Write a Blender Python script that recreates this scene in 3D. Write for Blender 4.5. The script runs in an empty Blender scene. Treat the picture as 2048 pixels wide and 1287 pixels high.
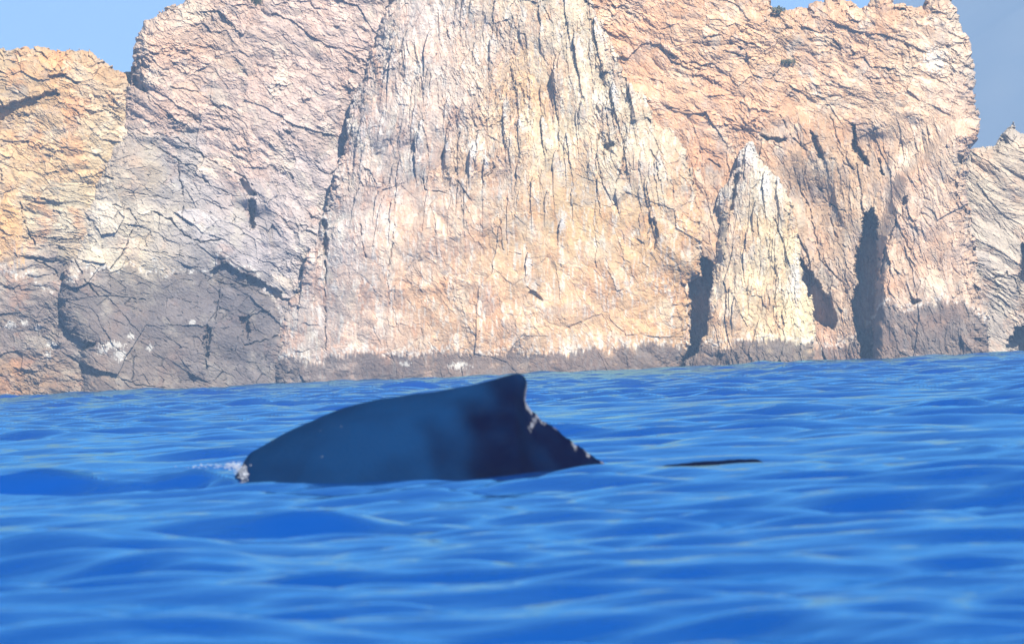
import bpy, bmesh, math, random
import numpy as np
from mathutils import Matrix, Vector

sc = bpy.context.scene
C = sc.collection
R_ = math.radians

# ------------------------------------------------------------------ camera
FPX = 11378.0                       # focal length in photograph pixels (200 mm lens)
CAM_H = 1.45
HORIZON = 718.0
ROLL = R_(2.49)
PITCH = math.atan((HORIZON - 643.5) / FPX)
fwd = np.array([0, math.cos(PITCH), math.sin(PITCH)])
r0 = np.array([1.0, 0, 0]); u0 = np.array([0, -math.sin(PITCH), math.cos(PITCH)])
right = math.cos(ROLL) * r0 - math.sin(ROLL) * u0
up = math.sin(ROLL) * r0 + math.cos(ROLL) * u0
cam_pos = np.array([0, 0, CAM_H])
cd = bpy.data.cameras.new('camera'); cam = bpy.data.objects.new('camera', cd); C.objects.link(cam)
cd.sensor_fit = 'HORIZONTAL'; cd.sensor_width = 36.0; cd.lens = 200.0
cd.clip_start = 0.5; cd.clip_end = 40000.0
cd.dof.use_dof = True; cd.dof.focus_distance = 480.0; cd.dof.aperture_fstop = 5.0
M = Matrix.Identity(4)
for i in range(3):
    M[i][0] = right[i]; M[i][1] = up[i]; M[i][2] = -fwd[i]; M[i][3] = cam_pos[i]
cam.matrix_world = M
sc.camera = cam

# ------------------------------------------------------------------ light
SUN_EL, SUN_AZ = R_(38), R_(24)     # azimuth: to the right of straight behind the camera
to_sun = Vector((math.sin(SUN_AZ) * math.cos(SUN_EL), -math.cos(SUN_AZ) * math.cos(SUN_EL), math.sin(SUN_EL)))
w = bpy.data.worlds.new('World'); sc.world = w; w.use_nodes = True
nt = w.node_tree; bg = nt.nodes['Background']
sky = nt.nodes.new('ShaderNodeTexSky'); sky.sky_type = 'NISHITA'; sky.sun_disc = False
sky.sun_elevation = SUN_EL; sky.sun_rotation = math.pi - SUN_AZ
sky.air_density = 0.42; sky.dust_density = 0.05; sky.ozone_density = 6.0
nt.links.new(sky.outputs[0], bg.inputs[0])
bg.inputs[1].default_value = 0.05
sl = bpy.data.lights.new('sun', 'SUN'); sun = bpy.data.objects.new('sun', sl); C.objects.link(sun)
sl.energy = 5.0; sl.angle = R_(0.5); sl.color = (1.0, 0.93, 0.82)
sun.rotation_euler = (-to_sun).to_track_quat('-Z', 'Y').to_euler()
sun.location = (30, -30, 60)
sc.view_settings.view_transform = 'Standard'; sc.view_settings.look = 'None'
sc.view_settings.gamma = 1.0; sc.view_settings.use_curve_mapping = False
sc.view_settings.exposure = 1.62
sc.render.engine = 'CYCLES'
sc.cycles.use_denoising = True
sc.cycles.max_bounces = 5; sc.cycles.diffuse_bounces = 2; sc.cycles.glossy_bounces = 3
sc.cycles.volume_bounces = 0; sc.cycles.caustics_reflective = False; sc.cycles.caustics_refractive = False

# ------------------------------------------------------------------ helpers
def ray(X, Y):
    X = np.asarray(X, float)[..., None]; Y = np.asarray(Y, float)[..., None]
    return fwd + right * ((X - 1024) / FPX) + up * ((643.5 - Y) / FPX)
def P(X, Y, D):
    return cam_pos + ray(X, Y) * np.asarray(D, float)[..., None]

def lin(c):
    c = np.asarray(c, float) / 255.0
    return np.where(c <= 0.04045, c / 12.92, ((c + 0.055) / 1.055) ** 2.4)

F32 = np.float32
def hsh_i(ix, iy, seed):
    h = ix.astype(np.int32).view(np.uint32) * np.uint32(374761393) + iy.astype(np.int32).view(np.uint32) * np.uint32(668265263) + np.uint32((seed * 974634777) & 0xFFFFFFFF)
    h ^= h >> np.uint32(13); h *= np.uint32(1274126177)
    h ^= h >> np.uint32(16); h *= np.uint32(2246822519)
    h ^= h >> np.uint32(15)
    return h
def hsh(ix, iy, seed):
    return (hsh_i(ix, iy, seed) & np.uint32(0xFFFFFF)).astype(F32) * F32(1.0 / 0x1000000)
GT = np.stack([np.cos(np.arange(256) * np.pi / 128), np.sin(np.arange(256) * np.pi / 128)]).astype(F32)

def noise(x, y, seed=0):             # gradient noise, about -1..1
    x = np.asarray(x, F32); y = np.asarray(y, F32); x, y = np.broadcast_arrays(x, y)
    x0 = np.floor(x); y0 = np.floor(y); fx = x - x0; fy = y - y0
    ux = fx * fx * fx * (fx * (fx * 6 - 15) + 10); uy = fy * fy * fy * (fy * (fy * 6 - 15) + 10)
    def g(dx, dy):
        k = (hsh_i(x0 + F32(dx), y0 + F32(dy), seed) & np.uint32(255)).astype(np.intp)
        return GT[0][k] * (fx - F32(dx)) + GT[1][k] * (fy - F32(dy))
    a = g(0, 0); b = g(1, 0); c = g(0, 1); d = g(1, 1)
    a += (b - a) * ux; c += (d - c) * ux
    return F32(1.5) * (a + (c - a) * uy)

def fbm(x, y, octv=4, seed=0, gain=0.5):
    x = np.asarray(x, F32); y = np.asarray(y, F32)
    s = 0; a = 1.0; f = 1.0
    for i in range(octv):
        s = s + F32(a) * noise(x * F32(f), y * F32(f), seed + i * 17); a *= gain; f *= 2.03
    return s

def cells(x, y, seed):
    x = np.asarray(x, F32); y = np.asarray(y, F32)
    x0 = np.floor(x); y0 = np.floor(y)
    f1 = np.full(x.shape, 99.0, F32); f2 = np.full(x.shape, 99.0, F32)
    bh = np.zeros(x.shape, np.uint32); bx = np.zeros_like(x); by = np.zeros_like(x)
    k = F32(1.0 / 0x10000)
    for i in (-1, 0, 1):
        for j in (-1, 0, 1):
            cx = x0 + F32(i); cy = y0 + F32(j)
            h = hsh_i(cx, cy, seed)
            dx = x - cx - (h & np.uint32(0xFFFF)).astype(F32) * k; dy = y - cy - (h >> np.uint32(16)).astype(F32) * k
            d = dx * dx + dy * dy
            m = d < f1
            f2 = np.where(m, f1, np.minimum(f2, d)); f1 = np.where(m, d, f1)
            bh = np.where(m, h, bh); bx = np.where(m, dx, bx); by = np.where(m, dy, by)
    q = bh * np.uint32(2654435761); q ^= q >> np.uint32(15); q *= np.uint32(2246822519)
    r = F32(1 / 1024.0)
    A = (q & np.uint32(1023)).astype(F32) * r; B = ((q >> np.uint32(10)) & np.uint32(1023)).astype(F32) * r; Cc = ((q >> np.uint32(20)) & np.uint32(1023)).astype(F32) * r
    return np.sqrt(f1), np.sqrt(f2), bx, by, A, B, Cc

def facets(x, y, seed, tilt=0.5, bias=0.0):
    f1, f2, dx, dy, a, b, c = cells(x, y, seed)
    return (a - F32(0.5)) + F32(tilt) * ((b - F32(0.5)) * 2 * dx + (c - F32(0.5)) * 2 * dy) + F32(bias) * dy, f2 - f1, a

def sstep(a, b, x):
    t = np.clip((x - a) / (b - a), 0, 1); return t * t * (3 - 2 * t)

def poly_sd(x, y, pts):              # signed distance to a polygon, positive inside
    pts = np.asarray(pts, float); n = len(pts)
    best = np.full(x.shape, 1e9); inside = np.zeros(x.shape, bool)
    for k in range(n):
        ax, ay = pts[k]; bx, by = pts[(k + 1) % n]
        ex, ey = bx - ax, by - ay
        t = np.clip(((x - ax) * ex + (y - ay) * ey) / (ex * ex + ey * ey + 1e-9), 0, 1)
        best = np.minimum(best, (x - ax - t * ex) ** 2 + (y - ay - t * ey) ** 2)
        c = ((ay > y) != (by > y)) & (x < (bx - ax) * (y - ay) / (by - ay + 1e-12) + ax)
        inside ^= c
    d = np.sqrt(best)
    return np.where(inside, d, -d)

def line_d(x, y, pts):
    best = np.full(x.shape, 1e9)
    for (ax, ay), (bx, by) in zip(pts[:-1], pts[1:]):
        ex, ey = bx - ax, by - ay
        t = np.clip(((x - ax) * ex + (y - ay) * ey) / (ex * ex + ey * ey + 1e-9), 0, 1)
        best = np.minimum(best, (x - ax - t * ex) ** 2 + (y - ay - t * ey) ** 2)
    return np.sqrt(best)

def tag(o, label=None, cat=None, group=None, kind=None):
    if label: o['label'] = label
    if cat: o['category'] = cat
    if group: o['group'] = group
    if kind: o['kind'] = kind
    return o

def mesh_np(name, verts, faces, mat, parent=None, smooth=False, col=None, attrs=None):
    me = bpy.data.meshes.new(name)
    verts = np.ascontiguousarray(verts, np.float32); faces = np.ascontiguousarray(faces, np.int32)
    nf, k = faces.shape
    me.vertices.add(len(verts)); me.vertices.foreach_set('co', verts.ravel())
    me.loops.add(nf * k); me.loops.foreach_set('vertex_index', faces.ravel())
    me.polygons.add(nf); me.polygons.foreach_set('loop_start', np.arange(0, nf * k, k, dtype=np.int32))
    me.polygons.foreach_set('use_smooth', np.full(nf, smooth))
    if col is not None:
        a = me.color_attributes.new('rock_colour', 'FLOAT_COLOR', 'POINT')
        rgba = np.ones((len(verts), 4), np.float32); rgba[:, :3] = col
        a.data.foreach_set('color', rgba.ravel())
    for kname, val in (attrs or {}).items():
        a = me.attributes.new(kname, 'FLOAT', 'POINT'); a.data.foreach_set('value', np.ascontiguousarray(val, np.float32))
    me.update(calc_edges=True)
    me.materials.append(mat)
    o = bpy.data.objects.new(name, me); C.objects.link(o)
    if parent: o.parent = parent
    return o

def new_mat(name):
    m = bpy.data.materials.new(name); m.use_nodes = True
    return m, m.node_tree.nodes, m.node_tree.links, m.node_tree.nodes['Principled BSDF']

# ------------------------------------------------------------------ materials
def rock_material():
    m, N, L, b = new_mat('weathered_rock')
    at = N.new('ShaderNodeAttribute'); at.attribute_name = 'rock_colour'
    tc = N.new('ShaderNodeTexCoord')
    n1 = N.new('ShaderNodeTexNoise'); n1.inputs['Scale'].default_value = 2.2; n1.inputs['Detail'].default_value = 7; n1.inputs['Roughness'].default_value = 0.7
    L.new(tc.outputs['Object'], n1.inputs['Vector'])
    mr = N.new('ShaderNodeMapRange'); mr.inputs[1].default_value = 0.3; mr.inputs[2].default_value = 0.7; mr.inputs[3].default_value = 0.78; mr.inputs[4].default_value = 1.16
    L.new(n1.outputs['Fac'], mr.inputs[0])
    mx = N.new('ShaderNodeVectorMath'); mx.operation = 'SCALE'
    L.new(at.outputs['Color'], mx.inputs[0]); L.new(mr.outputs[0], mx.inputs['Scale'])
    L.new(mx.outputs[0], b.inputs['Base Color'])
    b.inputs['Roughness'].default_value = 0.9; b.inputs['Specular IOR Level'].default_value = 0.2
    n2 = N.new('ShaderNodeTexNoise'); n2.inputs['Scale'].default_value = 5.0; n2.inputs['Detail'].default_value = 8; n2.inputs['Roughness'].default_value = 0.75
    L.new(tc.outputs['Object'], n2.inputs['Vector'])
    bp = N.new('ShaderNodeBump'); bp.inputs['Strength'].default_value = 0.7; bp.inputs['Distance'].default_value = 0.12
    L.new(n2.outputs['Fac'], bp.inputs['Height']); L.new(bp.outputs[0], b.inputs['Normal'])
    return m

def water_material():
    m, N, L, b = new_mat('sea_water')
    N.remove(b)
    out = N['Material Output']
    df = N.new('ShaderNodeBsdfDiffuse'); df.inputs['Color'].default_value = (0.0, 0.030, 0.170, 1)      # light coming back out of deep water
    gl = N.new('ShaderNodeBsdfGlossy'); gl.inputs['Color'].default_value = (0.36, 0.80, 1.0, 1); gl.inputs['Roughness'].default_value = 0.08
    fr = N.new('ShaderNodeFresnel'); fr.inputs['IOR'].default_value = 1.33
    mxs = N.new('ShaderNodeMixShader')
    fm = N.new('ShaderNodeMath'); fm.operation = 'POWER'; fm.inputs[1].default_value = 0.85; L.new(fr.outputs[0], fm.inputs[0])
    L.new(fm.outputs[0], mxs.inputs[0]); L.new(df.outputs[0], mxs.inputs[1]); L.new(gl.outputs[0], mxs.inputs[2]); L.new(mxs.outputs[0], out.inputs['Surface'])
    tc = N.new('ShaderNodeTexCoord')
    mp = N.new('ShaderNodeMapping'); mp.inputs['Scale'].default_value = (1.0, 1.6, 1.0)
    L.new(tc.outputs['Object'], mp.inputs['Vector'])
    n = N.new('ShaderNodeTexNoise'); n.inputs['Scale'].default_value = 1.8; n.inputs['Detail'].default_value = 4; n.inputs['Roughness'].default_value = 0.55
    L.new(mp.outputs[0], n.inputs['Vector'])
    bp = N.new('ShaderNodeBump'); bp.inputs['Strength'].default_value = 0.14; bp.inputs['Distance'].default_value = 0.12
    L.new(n.outputs['Fac'], bp.inputs['Height'])
    for q in (df, gl, fr): L.new(bp.outputs[0], q.inputs['Normal'])
    return m

def whale_material():
    m, N, L, b = new_mat('wet_whale_skin')
    tc = N.new('ShaderNodeTexCoord')
    n = N.new('ShaderNodeTexNoise'); n.inputs['Scale'].default_value = 1.6; n.inputs['Detail'].default_value = 6
    L.new(tc.outputs['Object'], n.inputs['Vector'])
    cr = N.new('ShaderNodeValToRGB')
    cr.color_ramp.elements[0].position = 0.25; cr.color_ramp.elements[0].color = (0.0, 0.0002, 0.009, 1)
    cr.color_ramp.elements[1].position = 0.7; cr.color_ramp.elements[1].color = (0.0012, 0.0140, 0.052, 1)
    lit_at = N.new('ShaderNodeAttribute'); lit_at.attribute_name = 'painted_light'  # light and shade along the back, painted into the base colour
    ad = N.new('ShaderNodeMath'); ad.operation = 'MULTIPLY_ADD'; L.new(n.outputs['Fac'], ad.inputs[0]); ad.inputs[1].default_value = 0.5; L.new(lit_at.outputs['Fac'], ad.inputs[2])
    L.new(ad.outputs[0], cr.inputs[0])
    at = N.new('ShaderNodeAttribute'); at.attribute_name = 'scar'
    n2 = N.new('ShaderNodeTexNoise'); n2.inputs['Scale'].default_value = 14; n2.inputs['Detail'].default_value = 5
    L.new(tc.outputs['Object'], n2.inputs['Vector'])
    mu = N.new('ShaderNodeMath'); mu.operation = 'MULTIPLY'; L.new(at.outputs['Fac'], mu.inputs[0]); L.new(n2.outputs['Fac'], mu.inputs[1])
    mr = N.new('ShaderNodeMapRange'); mr.inputs[1].default_value = 0.25; mr.inputs[2].default_value = 0.55
    L.new(mu.outputs[0], mr.inputs[0])
    mix = N.new('ShaderNodeMix'); mix.data_type = 'RGBA'
    L.new(mr.outputs[0], mix.inputs[0]); L.new(cr.outputs[0], mix.inputs[6]); mix.inputs[7].default_value = (0.10, 0.11, 0.14, 1)
    # small round scars
    v = N.new('ShaderNodeTexVoronoi'); v.inputs['Scale'].default_value = 2.6; L.new(tc.outputs['Object'], v.inputs['Vector'])
    lt = N.new('ShaderNodeMath'); lt.operation = 'LESS_THAN'; lt.inputs[1].default_value = 0.05; L.new(v.outputs['Distance'], lt.inputs[0])
    mix2 = N.new('ShaderNodeMix'); mix2.data_type = 'RGBA'
    sc_ = N.new('ShaderNodeMath'); sc_.operation = 'MULTIPLY'; sc_.inputs[1].default_value = 0.2; L.new(lt.outputs[0], sc_.inputs[0])
    L.new(sc_.outputs[0], mix2.inputs[0]); L.new(mix.outputs[2], mix2.inputs[6]); mix2.inputs[7].default_value = (0.2, 0.25, 0.3, 1)
    L.new(mix2.outputs[2], b.inputs['Base Color'])
    b.inputs['Roughness'].default_value = 0.45; b.inputs['IOR'].default_value = 1.33; b.inputs['Specular IOR Level'].default_value = 0.0; b.inputs['Specular Tint'].default_value = (0.25, 0.5, 1.0, 1)
    bp = N.new('ShaderNodeBump'); bp.inputs['Strength'].default_value = 0.5; bp.inputs['Distance'].default_value = 0.02
    L.new(n2.outputs['Fac'], bp.inputs['Height']); L.new(bp.outputs[0], b.inputs['Normal'])
    return m

ROCK = rock_material(); WATER = water_material(); SKIN = whale_material()

# ------------------------------------------------------------------ sea
WD = 71.0                            # distance of the whale
def whale_xy(X, D=WD):
    p = P(np.array([X]), np.array([950.0]), np.array([D]))[0]; return p[0], D
def sea_height(x, y):
    rng = np.random.RandomState(11)
    z = np.zeros_like(x)
    wx = x + 1.2 * noise(x / 9, y / 9, 5); wy = y + 1.2 * noise(x / 9, y / 9, 6)
    dist = np.sqrt(x * x + y * y)
    for k in range(64):
        lam = 0.6 * (7.5 / 0.6) ** (k / 63.0)
        th = rng.normal(1.35, 0.42)          # mostly running towards and across the camera
        kk = 2 * np.pi / lam
        amp = 0.0074 * lam ** 0.72 * rng.uniform(0.5, 1.3)
        fade = 1.0 / (1.0 + np.exp(np.clip((3.0 * np.minimum(0.0038 * dist, 0.30 + 0.0004 * dist) - lam) * 14.0 / lam, -40, 40)))   # waves too small for the grid
        ph = kk * (wx * math.cos(th) + wy * math.sin(th)) + rng.uniform(0, 6.28)
        s = np.sin(ph); z += amp * fade * (s + 0.22 * np.cos(2 * ph))
    z *= (0.8 + 0.5 * noise(x / 14, y / 22, 9)) * (1 + 0.5 * sstep(80, 220, dist))
    return z
def around_whale(x, y, z):
    def g(X, sx, D, sy):
        cx, cy = whale_xy(X, D); return np.exp(-((x - cx) / sx) ** 2 - ((y - cy) / sy) ** 2)
    calm = np.clip(g(820, 4.0, WD - .5, 3.0) + g(1380, 2.2, WD - .5, 2.0), 0, 1)
    z = z * (1 - 0.6 * calm)
    z = z + 0.24 * g(400, .55, WD - .2, 0.42) + 0.24 * g(230, .9, WD - .1, 0.42) + 0.26 * g(30, 1.0, WD + .1, 0.42) + 0.18 * g(-150, 1.0, WD + .3, .6)   # water heaped over the head
    z = z + 0.20 * g(455, .3, WD - .75, 0.42) + 0.09 * g(260, 1.8, WD - .2, 0.8) * fbm(x * 0.9, y * 3.0, 3, 31)
    z = z - 0.05 * g(1400, 1.0, WD - 1.2, 0.7)
    for qx, qh in ((1590, .05), (1680, .045), (1790, .05), (1880, .045), (2060, .06), (2150, .05)): z = z + qh * g(qx, .4, WD + .25 * math.sin(qx), .2)
    z = z + 0.10 * g(1965, .28, WD + .2, .22)
    return z

def build_sea():
    rows = [14.0]
    while rows[-1] < 560.0: rows.append(rows[-1] + min(0.0038 * rows[-1], 0.30 + 0.0004 * rows[-1]))
    rr = np.concatenate([[2.0, 8.0], rows, [700, 1200, 2200, 3400]])
    aa = np.concatenate([[-75, -50, -30, -18, -11], np.linspace(-7.4, 7.4, 370), [11, 18, 30, 50, 75]])
    Rg, Ag = np.meshgrid(rr, np.radians(aa), indexing='ij')
    x = Rg * np.sin(Ag); y = Rg * np.cos(Ag)
    z = sea_height(x, y); z = around_whale(x, y, z)
    z = z * ((Rg < 565) & (np.abs(Ag) < R_(12)))
    v = np.stack([x, y, z], -1).reshape(-1, 3)
    nr, na = Rg.shape
    idx = np.arange(nr * na).reshape(nr, na)
    f = np.stack([idx[:-1, :-1], idx[:-1, 1:], idx[1:, 1:], idx[1:, :-1]], -1).reshape(-1, 4)
    o = mesh_np('sea', v, f, WATER, smooth=True)
    tag(o, kind='structure')
build_sea()

# ------------------------------------------------------------------ rock masses
DCL = 500.0
PXM = DCL / FPX                      # metres per photograph pixel on the cliffs
STEP = 1.45
def wl(X): return HORIZON + 33 + (1024 - np.asarray(X, float)) * math.tan(ROLL)

def rot(x, y, deg):
    a = R_(deg); return x * math.cos(a) + y * math.sin(a), -x * math.sin(a) + y * math.cos(a)

def rocky(x, y, seed, ang, Ln, Wd, A=(16, 7, 3), big=20, groove=6, warp=5, tilt=0.4, thr=0.0, bigs=190, bias=0.4, turn=44, smooth=0.5):
    n7 = noise(x / 6, y / 6, seed + 55); n8 = noise(x / 5, y / 5, seed + 65)
    wx = x + warp * fbm(x / 60, y / 60, 2, seed + 50) + 0.9 * n7; wy = y + warp * fbm(x / 60, y / 60, 2, seed + 60) + 0.9 * n8
    e1, e2 = rot(wx, wy, ang)
    d = big * fbm(x / bigs, y / bigs, 2, seed)
    # joint blocks: each has its own bedding angle, grain size and roughness
    f1, f2, dx, dy, c1, b1, k1 = cells(e1 / (Ln * 3.0), e2 / (Wd * 3.4), seed + 1)
    g1 = f2 - f1
    h1 = (c1 - 0.5) + tilt * ((b1 - 0.5) * 2 * dx + (k1 - 0.5) * 2 * dy) + bias * 0.5 * dy
    th = np.radians((b1 - 0.5) * turn); sc_ = 0.7 + 0.9 * k1
    ct = np.cos(th) / sc_; st = np.sin(th) / sc_
    r1 = e1 * ct + e2 * st; r2 = -e1 * st + e2 * ct
    rough = np.clip(1.25 - 1.3 * smooth * sstep(0.25, 0.8, (c1 * 7.13 + b1 * 3.7) % 1.0), 0.12, 1.2)
    h2, g2, c2 = facets(r1 / Ln, r2 / Wd, seed + 7, tilt, bias)
    h3, g3, c3 = facets(r1 / (Ln * 0.4), r2 / (Wd * 0.42), seed + 13, tilt, bias)
    h4, g4, c4 = facets(r1 / (Ln * 0.17) + 0.2 * n7, r2 / (Wd * 0.22), seed + 19, 0.5, bias)
    rub = 0.3 + 0.9 * sstep(-0.15, 0.45, fbm(x / 85, y / 85, 3, seed + 70))       # where the face is shattered, and where it is smooth
    d = d + A[0] * h1 * 0.34 + rough * (0.55 * A[1] * h2 * rub + 0.7 * A[2] * h3 * (0.3 + 0.7 * rub) + 0.45 * A[2] * h4 * (0.4 + 0.6 * rub))
    pm = sstep(thr + 0.15, thr + 0.4, fbm(x / 60, y / 60, 2, seed + 90))
    pm2 = sstep(thr + 0.2, thr + 0.45, fbm(x / 28, y / 28, 2, seed + 95))
    pm3 = sstep(0.2, 0.4, fbm(x / 16, y / 16, 2, seed + 98))
    d = d - groove * 0.45 * np.clip(1 - g1 * (Wd * 3.2) / 1.2, 0, 1) * pm * pm3 - groove * 0.45 * np.clip(1 - g2 * Wd / 1.2, 0, 1) * pm2 - groove * 0.4 * np.clip(1 - g3 * Wd * 0.42 / 1.2, 0, 1) * pm3
    # ribs and gullies: creased, without steps
    d = d + 10 * np.abs(noise(e1 / (Ln * 2.2), e2 / (Wd * 2.6), seed + 41)) + 5 * np.abs(noise(r1 / (Ln * 0.95), r2 / (Wd * 1.15), seed + 43)) * rub
    d = d + 0.7 * fbm(e1 / 7, e2 / 4.5, 2, seed + 33, 0.6)
    return d, c1, c2, c3

def blend(x, y, t, fa, fb):
    out = [np.zeros(x.shape, F32) for _ in range(4)]
    for f, wt in ((fa, 1 - t), (fb, t)):
        m = wt > 0.001
        if m.any():
            for o, r in zip(out, f(x[m], y[m])): o[m] += wt[m] * r
    return tuple(out)

def ctrl_colour(x, y, pts, seed):
    wx = x + 22 * fbm(x / 80, y / 80, 3, seed); wy = y + 22 * fbm(x / 80, y / 80, 3, seed + 3)
    num = 0; den = 0
    for (px, py, c) in pts:
        wgt = 1.0 / (((wx - px) ** 2 + (wy - py) ** 2) + 900.0) ** 1.6
        num = num + wgt[..., None] * lin(c); den = den + wgt
    return num / den[..., None]

ALB = 0.55
ORANGE = lin((228, 150, 92)); CREAM = lin((246, 236, 216)); GREYR = lin((168, 160, 160)); DARKB = lin((112, 100, 98)); WHITE = lin((250, 248, 244))

def colourise(x, y, pts, seed, cr, band=None, band_amt=0.8, whites=(), orange=0.35, grey=0.0, ragged=12, streak=0.0, streak_ang=90):
    c1, c2, c3 = cr
    col = ctrl_colour(x + 46 * (c1 - 0.5) + 24 * (c2 - 0.5), y + 60 * ((c1 * 5.3) % 1 - 0.5) + 24 * ((c2 * 3.7) % 1 - 0.5), pts, seed + 200)
    col = col * (1 - grey) + grey * lin((208, 198, 194)) * (col.mean(-1, keepdims=True) / 0.56)
    col = 0.84 * col + 0.16 * lin((236, 216, 200)) * (col.mean(-1, keepdims=True) / 0.66)
    xo, yo = x, y
    x = x + 22 * (c2 - 0.5) + 8 * (c3 - 0.5); y = y + 22 * ((c2 * 5.1) % 1 - 0.5) + 8 * ((c3 * 3.3) % 1 - 0.5)
    def mixin(col, t, target):
        t = np.clip(t, 0, 1)[..., None]; return col * (1 - t) + target * t
    col = mixin(col, orange * sstep(0.1, 0.7, fbm(x / 60, y / 75, 4, seed + 210)), ORANGE)
    col = mixin(col, 0.35 * sstep(0.15, 0.7, fbm(x / 45, y / 60, 4, seed + 220)), CREAM)
    col = mixin(col, 0.35 * sstep(0.2, 0.7, fbm(x / 50, y / 40, 4, seed + 230)), GREYR)
    if streak:
        e1, e2 = rot(x, y, streak_ang)
        col = mixin(col, streak * sstep(0.1, 0.6, fbm(e1 / 60, e2 / 7, 4, seed + 240)), WHITE)
        col = mixin(col, 0.5 * streak * sstep(0.15, 0.6, fbm(e1 / 70, e2 / 9, 4, seed + 250)), ORANGE)
    col = col * (0.86 + 0.26 * c2[..., None]) * (0.92 + 0.16 * c3[..., None]) * (0.94 + 0.12 * c1[..., None])
    x, y = xo, yo
    if band is not None:
        bt = np.interp(x, [b[0] for b in band], [b[1] for b in band])
        edge = (y - bt) + 9 * fbm(x / 5, y / 22, 3, seed + 260) + ragged * noise(x / 40, y / 60, seed + 265)
        t = sstep(-3, 7, edge) * band_amt * (1 - 0.35 * sstep(0.0, 0.8, fbm(x / 40, y / 22, 4, seed + 270)))
        rim = sstep(-16, -5, edge) * (1 - sstep(-2, 5, edge)) * sstep(-0.1, 0.35, fbm(x / 9, y / 9, 3, seed + 275))
        col = mixin(col, 0.6 * rim, WHITE)
        col = mixin(col, t, DARKB)
    for (wx, wy, rx, ry) in whites:
        q = 1 - np.sqrt(((x - wx) / rx) ** 2 + ((y - wy) / ry) ** 2)
        t = sstep(0.1, 0.5, q + 0.7 * fbm(x / 3.2, y / 9, 3, seed + 280))
        col = mixin(col, 0.6 * t, WHITE)
    return np.clip(col * ALB * np.array((1.0, 1.0, 0.95)), 0.01, 0.62)

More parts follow.
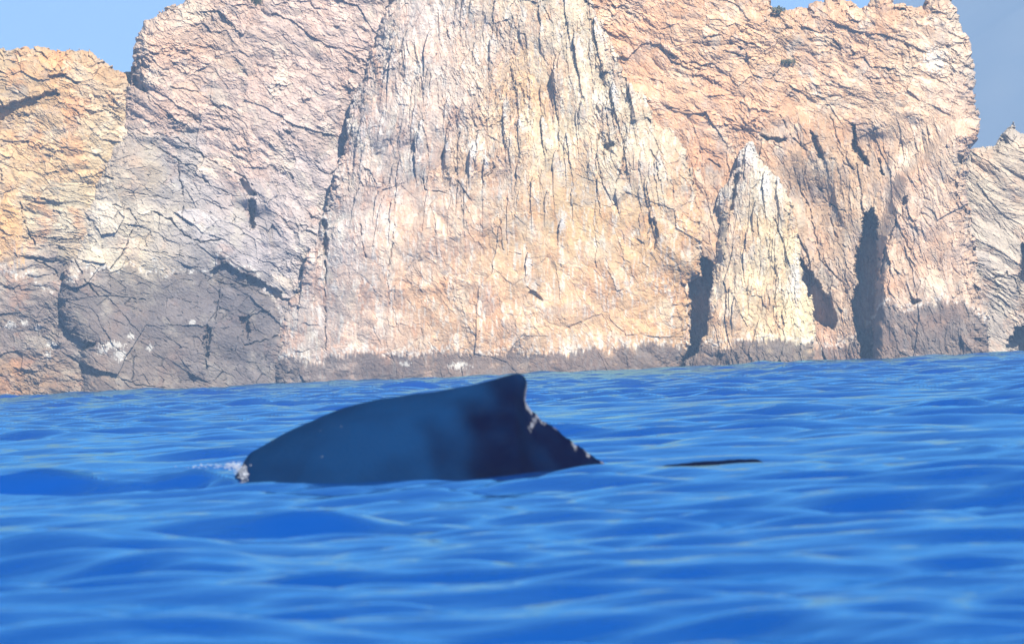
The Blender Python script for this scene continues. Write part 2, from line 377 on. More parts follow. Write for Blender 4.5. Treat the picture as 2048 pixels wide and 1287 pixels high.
def build_mass(name, outline, off, relief, colour, R=40, Rd=60, rough=5.0, seed=1, back=22.0, slots=(), cracks=(), flakes=(), lean=0.0, ymin=-130, label=None, cat=None, clip=None):
    o = np.asarray(outline, float)
    x0, x1 = o[:, 0].min() - 8, o[:, 0].max() + 8; y0 = max(o[:, 1].min() - 8, ymin); y1 = wl(x0) + 28
    xs = np.arange(max(x0, -150), min(x1, 2200), STEP); ys = np.arange(y0, y1, STEP)
    x, y = np.meshgrid(xs, ys)
    sd = poly_sd(x, y, outline)
    rf, _, _ = facets(x / 22, y / 17, seed + 300, 0.9)
    rf2, _, _ = facets(x / 8, y / 7, seed + 310, 0.9)
    sdr = sd + rough * (1.2 * rf + 0.55 * rf2) + rough * 0.5 * fbm(x / 12, y / 12, 3, seed + 320)
    mask = (sdr > 0) & (y < wl(x) + 26)
    shp = x.shape
    X, Y, rf, rf2, sdr = x[mask].astype(F32), y[mask].astype(F32), rf[mask], rf2[mask], sdr[mask]
    rel, *cr = relief(X, Y)
    t = np.clip(sdr / R, 0, 1)
    rel = rel - Rd * (1 - np.sqrt(np.clip(1 - (1 - t) ** 2, 0, 1)))
    tipw = np.zeros(X.shape, F32)
    for (fx, fy, fw, fl, fh, sl2, wh) in flakes:
        n = np.nonzero((X > fx - 3 * fw - abs(sl2) * fl) & (X < fx + 3 * fw + abs(sl2) * fl) & (Y > fy - 6) & (Y < fy + fl))[0]
        q = (Y[n] - fy) + 3.0 * rf2[n]; hw = fw * (1 - np.exp(-np.maximum(q, 0) / (fw * 1.6)))
        dx = X[n] - fx - sl2 * q + 2.0 * rf[n]
        m = (np.abs(dx) < hw) & (q > 0)
        up = fh * np.clip(1 - q / fl, 0, 1) * (1 - 0.45 * dx / fw)
        rel[n] += np.where(m, up, 0)
        tipw[n] = np.maximum(tipw[n], np.where(m, wh * np.clip(1 - q / (0.5 * fl), 0, 1), 0))
    jx = 3.0 * fbm(X / 14, Y / 14, 2, seed + 340); jy = 3.0 * fbm(X / 14, Y / 14, 2, seed + 350); jw = 0.75 + 0.5 * noise(X / 16, Y / 16, seed + 360)
    def near(pts, pad):
        q = np.asarray(pts, float); lo = q.min(0) - pad; hi = q.max(0) + pad
        return np.nonzero((X > lo[0]) & (X < hi[0]) & (Y > lo[1]) & (Y < hi[1]))[0]
    for poly, depth in slots:
        n = near(poly, 14)
        sl_ = poly_sd(X[n], Y[n], poly) + 3.5 * rf[n] + 2.5 * rf2[n] + 0.7 * jx[n]
        rel[n] -= depth * sstep(-1.0, 3.0, sl_)
    for pts, wid, dep in cracks:
        n = near(pts, 14)
        dl = line_d(X[n] + jx[n], Y[n] + jy[n], pts)
        rel[n] -= 0.6 * dep * np.exp(-(dl / (0.62 * wid * jw[n])) ** 2) * sstep(-0.45, -0.1, jy[n] / 3.0 + 0.3 * rf[n])
    v = np.zeros(shp + (3,)); col = np.zeros(shp + (3,), F32)
    kc = colour(X, Y, cr)
    tw = np.clip(tipw * (0.6 + 0.8 * fbm(X / 5, Y / 14, 2, seed + 380)), 0, 0.9)[:, None]
    col[mask] = kc * (1 - tw) + WHITE * 0.56 * tw
    v[mask] = P(X, Y, DCL + off - rel * PXM)
    ny, nx = x.shape
    qm = mask[:-1, :-1] & mask[:-1, 1:] & mask[1:, 1:] & mask[1:, :-1]
    idx = np.arange(ny * nx).reshape(ny, nx)
    q = np.stack([idx[:-1, :-1], idx[1:, :-1], idx[1:, 1:], idx[:-1, 1:]], -1)[qm]
    # walls running back from the rim make the mass a solid
    pad = np.pad(qm, 1)
    cen = pad[1:-1, 1:-1]
    walls = []
    m = cen & ~pad[:-2, 1:-1]; walls.append(np.stack([idx[:-1, :-1][m], idx[:-1, 1:][m]], -1))
    m = cen & ~pad[2:, 1:-1]; walls.append(np.stack([idx[1:, 1:][m], idx[1:, :-1][m]], -1))
    m = cen & ~pad[1:-1, :-2]; walls.append(np.stack([idx[1:, :-1][m], idx[:-1, :-1][m]], -1))
    m = cen & ~pad[1:-1, 2:]; walls.append(np.stack([idx[:-1, 1:][m], idx[1:, 1:][m]], -1))
    wv = np.concatenate(walls)
    V = v.reshape(-1, 3); K = col.reshape(-1, 3)
    used = np.zeros(len(V), bool); used[q.ravel()] = True
    remap = np.cumsum(used) - 1
    nv = used.sum()
    rim = np.unique(wv); rim_id = np.full(len(V), -1); rim_id[rim] = np.arange(len(rim))
    Vb = V[rim].copy(); cx = V[used].mean(0)
    Vb[:, 1] += back; Vb[:, 0] += (cx[0] - Vb[:, 0]) * 0.25; Vb[:, 2] += -0.3 * np.maximum(Vb[:, 2], 0)
    Vall = np.concatenate([V[used], Vb]); Kall = np.concatenate([K[used], K[rim]])
    F = np.concatenate([remap[q], np.stack([remap[wv[:, 0]], remap[wv[:, 1]], nv + rim_id[wv[:, 1]], nv + rim_id[wv[:, 0]]], -1)])
    ob = mesh_np(name, Vall, F, ROCK, col=Kall)
    tag(ob, label, cat)
    def at(px, py): return V[np.nonzero(mask.ravel())[0][np.argmin((X - px) ** 2 + (Y - py) ** 2)]]
    return at

# --- headland at the left edge -------------------------------------------------
pts1 = [(30,130,(222,190,146)),(120,150,(228,178,118)),(60,300,(238,198,146)),(180,350,(230,198,146)),(20,450,(244,190,118)),(100,430,(214,204,176)),
        (30,550,(190,176,166)),(60,640,(160,146,142)),(100,740,(196,164,132)),(20,765,(214,168,118)),(200,200,(228,198,162)),(140,600,(150,140,142)),(150,700,(150,138,136)),(250,300,(220,196,158))]
def rel1(x, y):
    a = lambda x, y: rocky(x, y, 101, 20, 24, 13, A=(16, 7, 3.2), groove=5)
    b = lambda x, y: rocky(x, y, 131, 4, 60, 11, A=(12, 7, 3), groove=8, thr=-0.2)
    t = sstep(350, 400, y + 25 * noise(x / 50, y / 50, 3)) * (1 - sstep(560, 620, y)); t = t * sstep(20, 60, x)
    return blend(x, y, t, a, b)
build_mass('sea_cliff', [(-160,110),(-60,120),(0,99),(40,94),(75,92),(110,100),(150,99),(178,100),(200,118),(225,132),(240,142),(262,140),(300,150),(330,1200),(-160,1200)], 1.0,
    rel1, lambda x, y, cr: colourise(x, y, pts1, 11, cr, band=[(-150,540),(0,540),(60,560),(110,585),(150,560),(400,560)], band_amt=0.42, whites=[(20,650,12,9),(48,645,9,8),(105,690,16,9),(95,710,8,10),(75,655,7,8)], orange=0.4), R=60, Rd=70, seed=11,
    slots=[([(-10,215),(60,195),(110,180),(118,190),(70,208),(40,222),(-10,250)], 22), ([(95,150),(135,148),(128,158),(100,157)], 12)],
    cracks=[([(40,405),(48,440),(60,470),(70,490)],2.2,22), ([(60,470),(120,480),(160,478)],2,16), ([(0,330),(5,360)],2.5,18), ([(105,290),(140,300),(165,310)],2,10), ([(45,395),(100,400),(160,405)],1.5,9),([(70,520),(110,540),(130,570)],3,20)],
    label='yellow ochre headland at the left edge, lower than the cliff beside it', cat='cliff')

# --- grey blocky cliff ----------------------------------------------------------
pts2 = [(330,60,(230,196,168)),(350,100,(236,190,156)),(450,250,(222,186,168)),(330,230,(226,184,162)),(270,350,(216,194,160)),(330,330,(182,182,188)),(420,330,(192,192,200)),
        (250,430,(226,214,190)),(400,450,(204,200,206)),(520,450,(200,188,192)),(250,510,(238,220,176)),(600,150,(226,192,178)),(620,350,(206,188,188)),(480,340,(232,186,164)),
        (550,500,(184,178,188)),(300,620,(146,140,146)),(450,600,(134,134,150)),(250,740,(176,156,138)),(450,740,(146,140,146)),(520,720,(134,134,146)),(180,640,(158,142,138)),(350,560,(150,146,154)),
        (650,80,(226,192,178)),(720,150,(222,190,178)),(200,560,(168,160,156)),(680,500,(206,192,190)),(600,700,(190,176,172)),(200,760,(190,160,128)),(350,760,(168,152,140))]
def rel2(x, y):
    a = lambda x, y: rocky(x, y, 201, 32, 25, 13, A=(15, 7, 3.4), groove=5, thr=0.0)
    b = lambda x, y: rocky(x, y, 231, 24, 74, 36, A=(26, 10, 2.4), groove=9, thr=-0.25, warp=4, smooth=0.7)
    u = y - (290 + 0.55 * (x - 300)) + 30 * noise(x / 60, y / 60, 7)
    t = sstep(-25, 30, u) * (1 - sstep(520, 575, x + 20 * noise(x / 60, y / 60, 8)))
    return blend(x, y, t, a, b)
band2 = [(100,570),(150,545),(210,540),(360,546),(420,545),(440,520),(500,545),(545,600),(560,640),(600,715),(800,715)]
at2 = build_mass('sea_cliff', [(276,60),(285,45),(320,22),(345,12),(365,0),(420,-40),(520,-70),(700,-90),(800,-90),(830,1200),(150,1200),(156,795),(158,730),(150,690),(128,660),(116,625),(120,570),(140,500),(165,420),(200,345),(207,300),(240,250),(246,200),(262,160),(264,110)], 0.0,
    rel2, lambda x, y, cr: colourise(x, y, pts2, 21, cr, band=band2, band_amt=0.62, whites=[(385,645,6,7),(225,690,26,10),(240,710,14,16),(205,700,12,9),(300,695,8,9),(262,672,8,7)], orange=0.14, grey=0.3, ragged=34), R=50, Rd=48, seed=21,
    slots=[([(420,545),(445,525),(460,530),(480,545),(520,560),(560,580),(565,600),(520,590),(470,570),(440,575)], 16),
           ([(118,640),(140,672),(170,684),(200,680),(186,692),(160,700),(130,690)], 70), ([(268,150),(290,170),(300,180),(290,185),(265,172)], 20),
           ([(478,355),(500,370),(513,390),(500,396),(485,380)], 16), ([(500,395),(514,400),(508,430),(510,460),(500,458),(497,420)], 20),
           ([(410,650),(425,655),(420,700),(415,720),(405,690)], 14), ([(480,635),(500,632),(495,650),(500,680),(488,676)], 12)],
    cracks=[([(205,330),(210,352),(225,358)],3,24), ([(355,320),(360,360),(370,400),(362,440)],2.5,16), ([(300,285),(370,330),(420,370),(455,385)],2.2,14), ([(340,268),(420,320),(490,355),(510,380)],2.6,18),
            ([(300,420),(340,440),(370,470),(400,485),(440,480)],3,20), ([(225,410),(260,420),(270,440)],2,12), ([(270,445),(250,500),(215,545)],2.2,16), ([(250,385),(300,390),(340,400)],1.8,10),
            ([(150,420),(160,470),(150,520),(170,560),(195,590)],3,22), ([(195,590),(240,595),(290,600)],2,10), ([(280,500),(340,508),(400,520)],1.8,10), ([(415,650),(412,690),(415,740)],2.5,18),
            ([(270,700),(264,760)],2,12), ([(235,755),(275,770),(330,775)],2,10), ([(480,640),(520,625),(560,620)],2,12), ([(490,690),(530,680),(560,670)],2.4,14), ([(440,580),(430,640)],2.4,12),
            ([(340,175),(400,185),(440,220),(480,240)],2.4,14), ([(285,170),(300,200),(350,240)],2.2,12), ([(275,260),(290,270),(330,268)],2,12), ([(430,220),(445,240),(460,235)],2,12)],
    label='grey and pink blocky cliff with a wide dark tide stain, beside the ochre headland', cat='cliff')

# --- pale central buttress -------------------------------------------------------
pts3 = [(820,60,(232,214,206)),(900,200,(236,212,196)),(1000,100,(226,204,186)),(1080,50,(236,218,188)),(1100,250,(240,218,178)),(1050,180,(242,200,144)),(1200,200,(236,218,188)),(800,300,(230,208,196)),
        (700,250,(196,184,184)),(950,330,(230,198,166)),(740,400,(226,204,194)),(850,450,(230,196,168)),(1000,500,(230,190,142)),(1150,450,(236,196,138)),(700,600,(226,192,170)),(850,600,(230,186,144)),
        (1000,600,(230,184,142)),(1200,600,(236,190,142)),(1100,650,(236,196,152)),(620,620,(206,190,184)),(600,700,(200,184,176)),(1300,480,(228,186,132)),(1330,620,(226,182,130)),(1280,320,(226,208,178)),(650,480,(206,194,192)),(1380,480,(226,178,124))]
def rel3(x, y):
    a = lambda x, y: rocky((x - 970) / (1 + y * 0.0008), y, 301, 90, 44, 12, A=(13, 7, 4), groove=3, warp=4, thr=0.0, turn=30)
    b = lambda x, y: rocky((x - 970) / (1 + y * 0.0008), y, 331, 86, 46, 20, A=(12, 4, 1.8), groove=3, warp=5, turn=24, smooth=0.8)
    t = sstep(-60, 60, y - (400 - 0.12 * (x - 900)) + 50 * noise(x / 90, y / 90, 4))
    out = blend(x, y, t, a, b)
    prow = 40 * np.exp(-((x - 1010) / 330.0) ** 2)
    return (out[0] + prow,) + out[1:]
rg = random.Random(8)
FL3 = [(835,262,12,120,14,.1,.9),(895,282,7,60,12,.0,1),(945,290,10,90,16,.05,1),(972,315,7,60,12,.05,1),(700,165,22,220,16,-.05,.2),(1125,435,9,60,12,.0,1),(1057,505,7,60,10,0,.9),(1085,230,8,110,12,.15,1),(1040,230,9,90,12,.12,.9),
       (1010,220,8,80,12,.1,.8),(1260,150,9,120,14,.22,.9),(1225,165,9,130,14,.25,.9),(1190,30,12,150,16,.25,.9),(1150,60,10,160,14,.2,.6),(860,60,14,150,12,0,.4),(790,90,12,160,12,-.05,.3),(1110,130,10,140,12,.15,.6),(625,480,14,180,14,-.1,.1)]
for _ in range(110):
    fx = rg.uniform(720, 1320); fy = rg.uniform(-60, 400) + max(0, abs(fx - 1000) - 230) * 0.5
    FL3.append((fx, fy, rg.uniform(4, 11), rg.uniform(50, 150), rg.uniform(2.5, 8), (fx - 960) * 0.0006 + rg.uniform(-.04, .06), rg.uniform(0, .8) * (1 if fy < 320 else .3)))
FL3.sort(key=lambda q: q[1])
band3 = [(540,712),(650,722),(690,706),(1000,703),(1200,700),(1290,690),(1420,686)]
build_mass('sea_cliff', [(545,1200),(548,770),(556,690),(560,640),(585,590),(605,530),(640,455),(652,420),(668,350),(690,300),(693,235),(702,195),(730,150),(742,100),(760,50),(785,-10),(800,-130),(1160,-130),(1182,0),(1212,60),(1250,150),(1290,195),(1312,260),(1345,255),(1372,300),(1390,370),(1404,480),(1401,546),(1376,560),(1378,640),(1380,690),(1362,722),(1360,1200)], -1.5,
    rel3, lambda x, y, cr: colourise(x, y, pts3, 31, cr, band=band3, band_amt=0.85, whites=[(918,731,24,9),(810,727,12,6),(1125,440,9,30),(1058,530,8,30),(835,265,14,20),(945,295,22,22),(970,320,10,20),(1225,180,10,24)], orange=0.2,
        streak=0.48), R=160, Rd=44, seed=31,
    slots=[([(645,440),(655,440),(656,480),(652,520),(650,560),(646,500)], 22), ([(1296,440),(1310,430),(1316,470),(1308,498),(1297,492)], 12), ([(1205,290),(1225,284),(1232,292),(1215,300)], 16),
           ([(1050,570),(1070,580),(1090,602),(1085,605),(1060,588)], 12)],
    cracks=[([(652,520),(650,600),(652,700)],2,14), ([(845,360),(850,380),(890,385)],2.4,14), ([(960,360),(990,335),(975,355)],2,10), ([(940,270),(1000,245),(1010,235)],2.2,12), ([(700,160),(712,210),(735,250)],1.6,10),
            ([(1180,60),(1190,110),(1215,200)],1.8,9), ([(1100,130),(1110,170),(1125,210)],1.6,7), ([(1080,260),(1090,300),(1100,330)],1.8,9), ([(1200,260),(1190,330),(1210,380)],2,12), ([(720,450),(730,520)],2,12),
            ([(1000,440),(1005,500),(1040,510)],1.8,9), ([(1255,260),(1245,330),(1230,370)],2.2,14), ([(1300,300),(1320,330)],3,14), ([(790,450),(775,560),(780,610)],2,10), ([(920,380),(925,430)],1.8,10)],
    flakes=FL3, label='pale central rock buttress of upright flakes with white streaks, rising behind the whale', cat='cliff')

# --- orange cliff -----------------------------------------------------------------
pts4 = [(1400,100,(242,196,154)),(1300,60,(242,190,148)),(1550,80,(236,192,150)),(1700,50,(236,186,144)),(1800,80,(236,198,162)),(1900,100,(240,214,188)),(1930,200,(236,202,176)),(1500,230,(236,184,142)),
        (1420,200,(242,190,148)),(1650,250,(230,186,144)),(1750,250,(226,192,160)),(1850,300,(236,202,170)),(1600,350,(214,178,142)),(1700,350,(226,186,144)),(1850,400,(230,198,172)),(1650,450,(220,186,150)),
        (1850,500,(236,196,164)),(1350,450,(230,186,140)),(1400,300,(236,180,134)),(1900,560,(230,198,172)),(1680,620,(212,178,148)),(1670,690,(206,158,124)),(1650,560,(206,182,158)),(1240,60,(242,186,140)),(1880,660,(190,168,152)),(1700,150,(240,200,168)),(1540,380,(214,168,130))]
def rel4(x, y):
    a = lambda x, y: rocky(x, y, 401, 26, 24, 13, A=(16, 8, 3.6), groove=5, thr=0.0)
    b = lambda x, y: rocky(x - 0.12 * y, y, 431, 84, 50, 15, A=(20, 8, 3.0), groove=7, thr=-0.15, turn=26)
    t = sstep(-30, 40, y - (260 - 0.05 * (x - 1600)) + 40 * noise(x / 70, y / 70, 4))
    out = blend(x, y, t, a, b)
    # the tower at the right end of this cliff stands forward of the gully beside it
    tower = 60 * sstep(-12, 22, poly_sd(x, y, [(1760,470),(1800,350),(1900,250),(2010,250),(2010,1000),(1738,1000),(1745,700),(1752,600),(1758,520)]))
    bay = -55 * np.exp(-((x - 1655) / 85.0) ** 2) * sstep(300, 420, y)
    return (out[0] + tower + bay,) + out[1:]
band4 = [(1300,690),(1630,690),(1700,684),(1745,640),(1760,612),(1830,618),(1880,600),(1930,606),(1965,640),(2000,650)]
at4 = build_mass('sea_cliff', [(1150,1200),(1150,-130),(1500,-130),(1538,-8),(1546,16),(1580,18),(1605,14),(1630,2),(1660,-6),(1700,2),(1726,12),(1742,4),(1755,-12),(1778,-8),(1795,10),(1822,14),(1846,12),(1858,-4),(1880,-14),(1902,-10),(1914,18),(1926,48),(1940,84),(1950,128),(1951,160),(1949,195),(1957,225),(1961,245),(1957,270),(1944,296),(1938,330),(1934,380),(1940,430),(1952,500),(1962,560),(1974,620),(1978,690),(1985,1200)], 0.0,
    rel4, lambda x, y, cr: colourise(x, y, pts4, 41, cr, band=band4, band_amt=0.7, whites=[(1300,470,8,26),(1870,120,30,30)], orange=0.22, streak=0.2), R=44, Rd=85, seed=41, rough=5,
    slots=[([(1402,508),(1430,530),(1440,560),(1440,660),(1430,740),(1356,740),(1378,665),(1380,600),(1378,560),(1400,552)], 110),
           ([(1728,425),(1746,416),(1756,440),(1752,470),(1757,520),(1752,600),(1746,680),(1742,740),(1722,740),(1718,690),(1704,640),(1704,600),(1714,570),(1706,540),(1714,500),(1722,470)], 105),
           ([(1594,500),(1612,528),(1644,572),(1662,600),(1676,640),(1668,662),(1645,652),(1625,640),(1606,600)], 60),
           ([(1703,250),(1710,250),(1716,290),(1735,320),(1738,330),(1722,322),(1706,295)], 32), ([(1520,270),(1550,272),(1580,278),(1560,286),(1530,282)], 20),
           ([(1620,262),(1634,275),(1650,320),(1640,318),(1626,290)], 22), ([(1914,305),(1932,312),(1924,332),(1914,326)], 26), ([(1755,290),(1762,320),(1768,350),(1760,345)], 20),
           ([(1805,395),(1815,390),(1814,408),(1804,410)], 18), ([(1820,595),(1845,602),(1825,612)], 16)],
    cracks=[([(1365,125),(1400,140)],3,16), ([(1425,98),(1460,105),(1485,112)],3,16), ([(1300,85),(1350,115)],2.4,12), ([(1380,85),(1420,92)],2.4,12), ([(1400,305),(1440,335)],3.2,18), ([(1340,215),(1400,230),(1430,230)],2.2,12),
            ([(1440,235),(1480,255),(1510,275)],2,12), ([(1560,230),(1580,270),(1610,300)],2.6,16), ([(1635,370),(1650,400),(1690,425)],2.8,20), ([(1660,430),(1670,470),(1690,495)],2.6,16), ([(1590,340),(1600,380),(1620,420)],2.6,16),
            ([(1660,230),(1680,290),(1690,330),(1710,340)],2.2,14), ([(1620,420),(1640,520),(1680,560),(1700,600)],2.4,14), ([(1800,430),(1770,500),(1762,560)],3,18), ([(1560,140),(1540,160)],2.5,12), ([(1895,200),(1915,210)],2.2,12),
            ([(1725,150),(1745,165),(1760,172)],2.6,14), ([(1570,60),(1590,55)],3,14), ([(1810,120),(1850,115)],2,10), ([(1340,390),(1360,420),(1375,415)],2.4,12), ([(1330,420),(1345,470)],2,12), ([(1790,440),(1810,480),(1820,500)],2.2,14)],
    label='long orange cliff with deep dark clefts, right of the pale buttress', cat='cliff')

# --- pinnacle -----------------------------------------------------------------------
pts5 = [(1495,300,(248,244,238)),(1530,360,(242,226,198)),(1500,450,(236,208,162)),(1580,450,(246,226,180)),(1500,600,(240,212,166)),(1600,620,(246,226,180)),(1450,660,(236,196,152)),(1450,420,(206,194,182)),(1450,560,(238,212,176))]
def rel5(x, y):
    k = 1 + np.maximum(y - 280, 0) * 0.003
    a = rocky((x - 1500) / k * 1.6, y, 501, 90, 50, 12, A=(18, 9, 3.4), groove=6, warp=4, thr=-0.1, turn=16)
    crest = 20 * np.exp(-((x - (1480 + (y - 300) * 0.05)) / (30 + 0.2 * (y - 280))) ** 2)
    return (a[0] + crest,) + a[1:]
FL5 = [(1498,284,9,110,10,.0,1),(1482,298,5,70,10,-.05,.9),(1530,340,9,120,10,.12,.9),(1556,350,7,110,10,.15,.9),(1440,382,8,90,10,.0,.8)] + [(rg.uniform(1450, 1600), rg.uniform(400, 600), rg.uniform(5, 10), rg.uniform(50, 110), rg.uniform(4, 9), rg.uniform(-.02, .08), rg.uniform(0, .5)) for _ in range(18)]
band5 = [(1350,712),(1400,694),(1440,686),(1520,682),(1640,686)]
build_mass('sea_stack', [(1360,1200),(1364,724),(1392,704),(1400,684),(1410,660),(1418,610),(1422,570),(1434,510),(1440,450),(1432,400),(1437,378),(1462,356),(1474,330),(1476,296),(1484,300),(1490,282),(1507,281),(1513,306),(1530,328),(1552,344),(1566,372),(1582,402),(1594,440),(1600,480),(1604,530),(1612,570),(1624,596),(1630,640),(1631,712),(1632,1200)], -0.7,
    rel5, lambda x, y, cr: colourise(x, y, pts5, 51, cr, band=band5, band_amt=0.85, whites=[(1497,300,14,26),(1530,370,20,40),(1555,350,12,16),(1440,380,10,16),(1590,560,14,60),(1475,330,8,30)], orange=0.25, streak=0.35), R=22, Rd=22, seed=51, rough=4, back=7.0,
    flakes=FL5, slots=[([(1470,350),(1478,345),(1474,380),(1464,420),(1456,430),(1462,390)], 22)],
    cracks=[([(1460,430),(1450,480),(1448,520)],2.2,14), ([(1553,520),(1550,590),(1553,640)],2.2,14), ([(1486,310),(1482,350)],2.4,14), ([(1520,360),(1505,380)],2.2,12), ([(1575,390),(1585,430)],2,10)],
    label='pointed pale rock pinnacle with a white tip standing free before the orange cliff', cat='rock')

# --- far right headland --------------------------------------------------------------
pts6 = [(1990,350,(220,202,182)),(2020,450,(206,194,180)),(2000,600,(192,180,170)),(2060,350,(222,200,176)),(2000,500,(204,192,182)),(2100,500,(206,190,170))]
def rel6(x, y):
    return rocky(x, y, 601, 34, 60, 12, A=(14, 6, 2.4), groove=6, thr=-0.1)
build_mass('sea_cliff', [(1900,1200),(1900,330),(1938,300),(1952,293),(1983,289),(2000,270),(2016,252),(2024,250),(2034,260),(2060,276),(2110,300),(2200,330),(2240,1200)], 16.0,
    rel6, lambda x, y, cr: colourise(x, y, pts6, 61, cr, orange=0.2), R=40, Rd=50, seed=61,
    slots=[([(2044,490),(2060,480),(2100,560),(2100,640),(2040,625),(2034,600),(2038,560)], 60), ([(2010,740),(2014,690),(2030,655),(2060,650),(2070,740)], 50)],
    cracks=[([(1965,575),(1990,555),(2014,545)],3,18), ([(2014,548),(2032,560),(2036,590)],2.6,16), ([(1970,320),(2000,345)],2,10), ([(2010,275),(2030,285)],2.2,12), ([(1985,440),(2010,460)],2,8)],
    label='pale sloping strata headland at the right edge, partly behind the orange cliff', cat='cliff')

# ------------------------------------------------------------------ shrubs on the rock
def build_shrubs():
    m, N, L, b = new_mat('dry_leaves'); b.inputs['Base Color'].default_value = (0.075, 0.085, 0.045, 1); b.inputs['Roughness'].default_value = 0.8
    wm, _, _, wb = new_mat('dry_twigs'); wb.inputs['Base Color'].default_value = (0.12, 0.09, 0.06, 1); wb.inputs['Roughness'].default_value = 0.9
    for (p, r, flat, lab) in ((at2(512, 6), 0.42, 1.0, 'round olive shrub growing high on the grey and pink cliff'),
                              (at4(1556, 24), 0.55, 0.5, 'dark scrubby shrub in the skyline notch of the orange cliff'),
                              (at4(1576, 126), 0.6, 0.35, 'low spreading shrub on a ledge midway up the orange cliff')):
        e = bpy.data.objects.new('shrub', None); C.objects.link(e); e.location = p; tag(e, lab, 'shrub', 'shrubs on the cliffs')
        rng = np.random.RandomState(int(r * 1000)); n = 900
        q = rng.normal(size=(n, 3)); q /= np.linalg.norm(q, axis=1)[:, None]; q *= rng.uniform(0.35, 1, (n, 1)) ** 0.5 * r
        q *= (1 + 0.35 * np.sin(q[:, :1] * 9 / r + 1)); q[:, 2] = q[:, 2] * flat + r * flat * 0.6; q[:, 1] *= 0.8; q[:, 1] -= 0.2
        a = rng.normal(size=(n, 3)) * 0.05; c = rng.normal(size=(n, 3)) * 0.035
        v = np.stack([q - a, q + c, q + a], 1).reshape(-1, 3)
        mesh_np('foliage', v, np.arange(3 * n).reshape(n, 3), m, parent=e)
        tv = []; tf = []
        for k in range(7):
            t = rng.normal(size=3) * r * 0.5; t[2] = r * flat * 0.9; t[1] -= 0.2; i = len(tv)
            for ww, c0 in ((0.03, np.zeros(3)), (0.008, t)):
                tv += [c0 + np.array([ww, 0, 0]), c0 + np.array([-ww / 2, ww, 0]), c0 + np.array([-ww / 2, -ww, 0])]
            tf += [(i, i + 1, i + 4, i + 3), (i + 1, i + 2, i + 5, i + 4), (i + 2, i, i + 3, i + 5)]
        mesh_np('stem', np.array(tv), np.array(tf), wm, parent=e)
build_shrubs()

# ------------------------------------------------------------------ distant mountain
def build_mountain():
    m, N, L, b = new_mat('mountain_slope')
    tc = N.new('ShaderNodeTexCoord'); n = N.new('ShaderNodeTexNoise'); n.inputs['Scale'].default_value = 0.02; n.inputs['Detail'].default_value = 8
    L.new(tc.outputs['Object'], n.inputs['Vector'])
    cr = N.new('ShaderNodeValToRGB'); cr.color_ramp.elements[0].position = 0.35; cr.color_ramp.elements[0].color = (0.05, 0.06, 0.075, 1)
    cr.color_ramp.elements[1].position = 0.72; cr.color_ramp.elements[1].color = (0.085, 0.09, 0.095, 1)
    L.new(n.outputs['Fac'], cr.inputs[0]); L.new(cr.outputs[0], b.inputs['Base Color']); b.inputs['Roughness'].default_value = 1.0
    nx, ny = 200, 120
    x, y = np.meshgrid(np.linspace(-120, 1440, nx), np.linspace(2440, 3480, ny))
    cx, cy = 660, 2980
    r = np.sqrt(((x - cx) / 740) ** 2 + ((y - cy) / 480) ** 2)
    z = 470 * np.clip(1 - r, 0, 1) + 32 * np.clip(1.1 - r, 0, 1) * fbm(x / 140, y / 140, 5, 77) - 3
    v = np.stack([x, y, z], -1).reshape(-1, 3); idx = np.arange(nx * ny).reshape(ny, nx)
    f = np.stack([idx[:-1, :-1], idx[:-1, 1:], idx[1:, 1:], idx[1:, :-1]], -1).reshape(-1, 4)
    tag(mesh_np('mountain', v, f, m, smooth=True), kind='structure')
build_mountain()

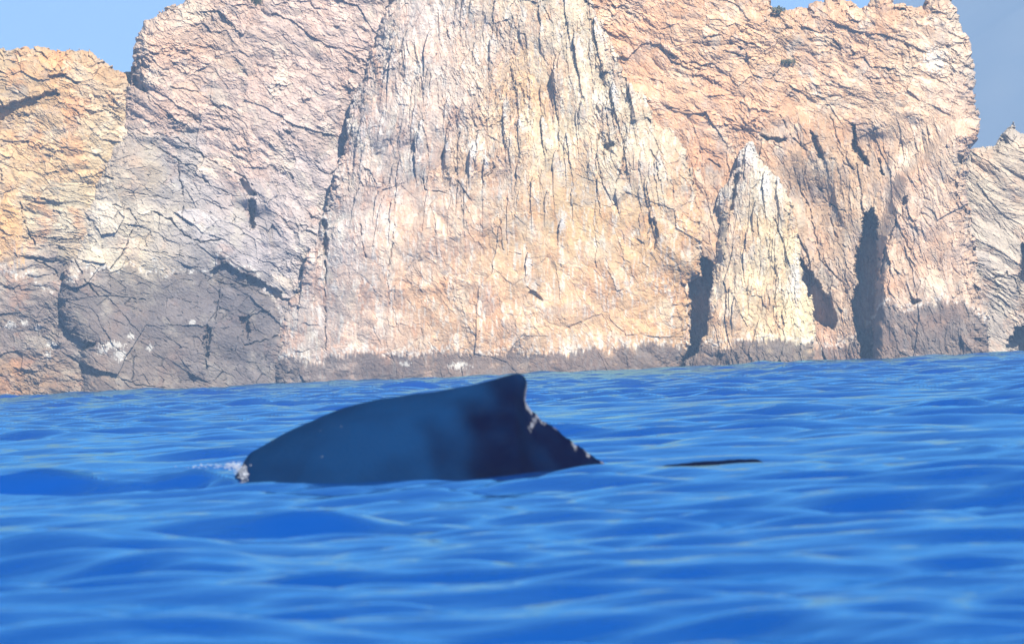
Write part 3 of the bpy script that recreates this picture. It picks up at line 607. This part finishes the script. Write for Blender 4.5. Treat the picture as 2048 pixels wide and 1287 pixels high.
# ------------------------------------------------------------------ whale
def build_whale():
    prof = [(-330,1180),(-220,1090),(-100,1015),(40,1010),(160,990),(260,988),(350,990),(420,980),(462,962),(480,935),(494,909),(530,888),(600,850),(680,816),(760,797),(850,785),(930,773),(975,762),(1005,754),(1026,752),(1035,766),(1042,786),
            (1050,802),(1064,822),(1090,844),(1130,873),(1170,901),(1200,920),(1222,940),(1262,958),(1300,946),(1330,929),(1420,922),(1515,917),(1555,936),(1600,975),(1700,1010),(1850,1040),(1960,1050)]
    X = np.linspace(-330, 1960, 560)
    Yt = np.interp(X, [p[0] for p in prof], [p[1] for p in prof])
    ker = np.exp(-np.linspace(-2, 2, 9) ** 2); ker /= ker.sum()
    k2 = np.exp(-np.linspace(-2, 2, 41) ** 2); k2 /= k2.sum()
    Ys = np.convolve(np.pad(Yt, 20, mode='edge'), k2, 'valid'); Yt = np.convolve(np.pad(Yt, 4, mode='edge'), ker, 'valid')
    bl = sstep(500, 560, X) * (1 - sstep(900, 960, X)); Yt = Yt * (1 - bl) + Ys * bl
    top = P(X, Yt, np.full(X.shape, WD))
    wid = np.interp(X, [-330,-250,-100,100,400,700,1000,1150,1300,1450,1700,1960], [.06,.45,.85,1.15,1.35,1.25,.95,.72,.5,.36,.22,.12])
    hei = np.interp(X, [-330,-250,-100,100,400,700,1000,1150,1300,1450,1700,1960], [.06,.35,.7,1.0,1.25,1.25,1.15,.95,.62,.42,.24,.06])
    tri = np.interp(X, [700,950,1050,1150,1960], [0.0,0.35,0.75,0.85,0.7])
    nth = 120
    th = np.linspace(0, 2 * np.pi, nth, endpoint=False)
    s = np.sin(th)[None, :]; c = np.cos(th)[None, :]
    yy = wid[:, None] * s
    zr = c; zt = np.where(c > 0, (1 - np.abs(s)) ** 0.95, c)
    k = tri[:, None]
    zz = hei[:, None] * (zr * (1 - k) + zt * k)
    x = np.repeat(top[:, 0][:, None], nth, 1); z = (top[:, 2] - hei)[:, None] + zz
    Xg = np.repeat(X[:, None], nth, 1)
    # dorsal fin: a thin hooked blade on the spine
    fin = np.interp(X, [995,1012,1022,1030,1037,1043,1050], [0,.015,.04,.07,.085,.06,.0])[:, None]
    blade = np.exp(-(yy / 0.085) ** 2) * (c > 0)
    up_ = fin * blade
    z = z + up_; x = x + up_ * 1.25
    # knuckles along the spine behind the fin, and slight unevenness everywhere
    ridge = np.exp(-(yy / 0.10) ** 2) * (c > 0)
    kn = sstep(1050, 1080, Xg) * ridge * (1 - 0.8 * sstep(1215, 1260, Xg))
    z = z + kn * (0.012 * np.sin(Xg / 5.0 + 1.5 * np.sin(Xg / 13)) + 0.02 * noise(Xg / 5, yy * 8, 3))
    z = z + 0.015 * noise(Xg / 60, th[None, :] * 3, 8) * (c > -.5)
    y = WD + 0.25 + yy + 0.02 * noise(Xg / 70, th[None, :] * 2, 4)
    scar = 1.0 * kn * sstep(0.0, 0.5, fbm(Xg / 26, yy * 4, 3, 12) + 0.25)
    scar = np.maximum(scar, 1.6 * blade * sstep(1034, 1046, Xg) * (1 - sstep(1062, 1070, Xg)) )
    line = np.exp(-((Xg - (1075 - (yy * -1) * 60)) / 5.0) ** 2) * (yy < 0) * (yy > -.35) * (c > 0)
    scar = np.maximum(scar, 0.9 * line)
    v = np.stack([x, y, z], -1).reshape(-1, 3)
    n = len(X); idx = np.arange(n * nth).reshape(n, nth); nxt = np.roll(idx, -1, 1)
    f = np.stack([idx[:-1], idx[1:], nxt[1:], nxt[:-1]], -1).reshape(-1, 4)
    v2 = np.concatenate([v, [v[:nth].mean(0), v[-nth:].mean(0)]]); a = n * nth
    cap = [[a, nxt[0, j], idx[0, j], idx[0, j]] for j in range(nth)]
    sc2 = np.concatenate([scar.reshape(-1), [0, 0]])
    lit_front = 0.42 * (1 - sstep(820, 1000, Xg + 60 * noise(Xg / 60, yy * 2, 21) - 190 * np.clip(z - 0.75, 0, 1)))  # shaded flank behind the fin painted dark, lit forward back painted lighter
    lit_front = np.concatenate([lit_front.reshape(-1), [0, 0]])
    # flukes, below the surface at the end of the tail
    bx, by, bz = v2[-1]
    fl = []
    for sgn in (-1, 1):
        for q in np.linspace(0, 1, 14):
            span = sgn * 1.9 * q; chord = 0.75 * (1 - q) ** 0.7 + 0.03; sweep = 0.55 * q ** 1.5
            for tk in (0.05 * (1 - q) + 0.006, -0.05 * (1 - q) - 0.006):
                fl.append((bx - 0.15 + sweep, by + span, bz + tk)); fl.append((bx - 0.15 + sweep + chord, by + span, bz + tk * 0.2))
    base = len(v2); ff = []
    for sgn in range(2):
        for q in range(13):
            a0 = base + sgn * 56 + q * 4; b0 = a0 + 4
            ff += [[a0, a0 + 1, b0 + 1, b0], [a0 + 2, b0 + 2, b0 + 3, a0 + 3], [a0, b0, b0 + 2, a0 + 2], [a0 + 1, a0 + 3, b0 + 3, b0 + 1]]
    v2 = np.concatenate([v2, np.array(fl)]); sc2 = np.concatenate([sc2, np.zeros(len(fl))]); lit_front = np.concatenate([lit_front, np.zeros(len(fl))])
    o = mesh_np('whale', v2, np.concatenate([f, np.array(ff)]), SKIN, smooth=True, attrs={'scar': sc2, 'painted_light': lit_front})
    tag(o, 'dark wet whale arching its back with a small hooked fin above blue water', 'whale')
build_whale()

# ------------------------------------------------------------------ foam against the whale
def build_foam():
    m, N, L, b = new_mat('white_foam'); b.inputs['Base Color'].default_value = (0.34, 0.37, 0.42, 1); b.inputs['Roughness'].default_value = 0.6
    rng = random.Random(4)
    tv = np.array([(1, 0, 0), (-1, 0, 0), (0, 1, 0), (0, -1, 0), (0, 0, 1), (0, 0, -1)], float)
    tf = np.array([(0, 2, 4), (2, 1, 4), (1, 3, 4), (3, 0, 4), (2, 0, 5), (1, 2, 5), (3, 1, 5), (0, 3, 5)])
    V = []; F = []; nb = 0
    spots = [(476,936,7,5,90),(488,948,4,8,150),(462,930,8,4,60),(425,932,26,3,50),(1246,947,8,2,420)]
    for (X, Y, sx, sy, n) in spots:
        for i in range(n):
            p = P(np.array([rng.gauss(X, sx)]), np.array([rng.gauss(Y, sy)]), np.array([WD - 1.15 + rng.gauss(0, .12)]))[0]
            r = rng.uniform(.002, .0085)
            V.append(tv * np.array([r * 1.6, r * 1.3, r]) + p); F.append(tf + nb); nb += len(tv)
    tag(mesh_np('foam', np.concatenate(V), np.concatenate(F), m, smooth=True), 'small white foam flecks against the flank of the whale', 'foam', kind='stuff')
build_foam()

# ------------------------------------------------------------------ haze
def build_haze():
    m = bpy.data.materials.new('sea_haze'); m.use_nodes = True; N = m.node_tree.nodes; N.clear()
    out = N.new('ShaderNodeOutputMaterial'); pv = N.new('ShaderNodeVolumePrincipled')
    pv.inputs['Color'].default_value = (0.36, 0.60, 1.0, 1); pv.inputs['Density'].default_value = 0.0004
    m.node_tree.links.new(pv.outputs[0], out.inputs['Volume'])
    x, y0, y1, z0, z1 = 3600, -60, 3600, -8, 520
    v = [(-x, y0, z0), (x, y0, z0), (x, y1, z0), (-x, y1, z0), (-x, y0, z1), (x, y0, z1), (x, y1, z1), (-x, y1, z1)]
    f = [(3, 2, 1, 0), (4, 5, 6, 7), (0, 1, 5, 4), (1, 2, 6, 5), (2, 3, 7, 6), (3, 0, 4, 7)]
    tag(mesh_np('haze', np.array(v), np.array(f), m), kind='stuff')
build_haze()
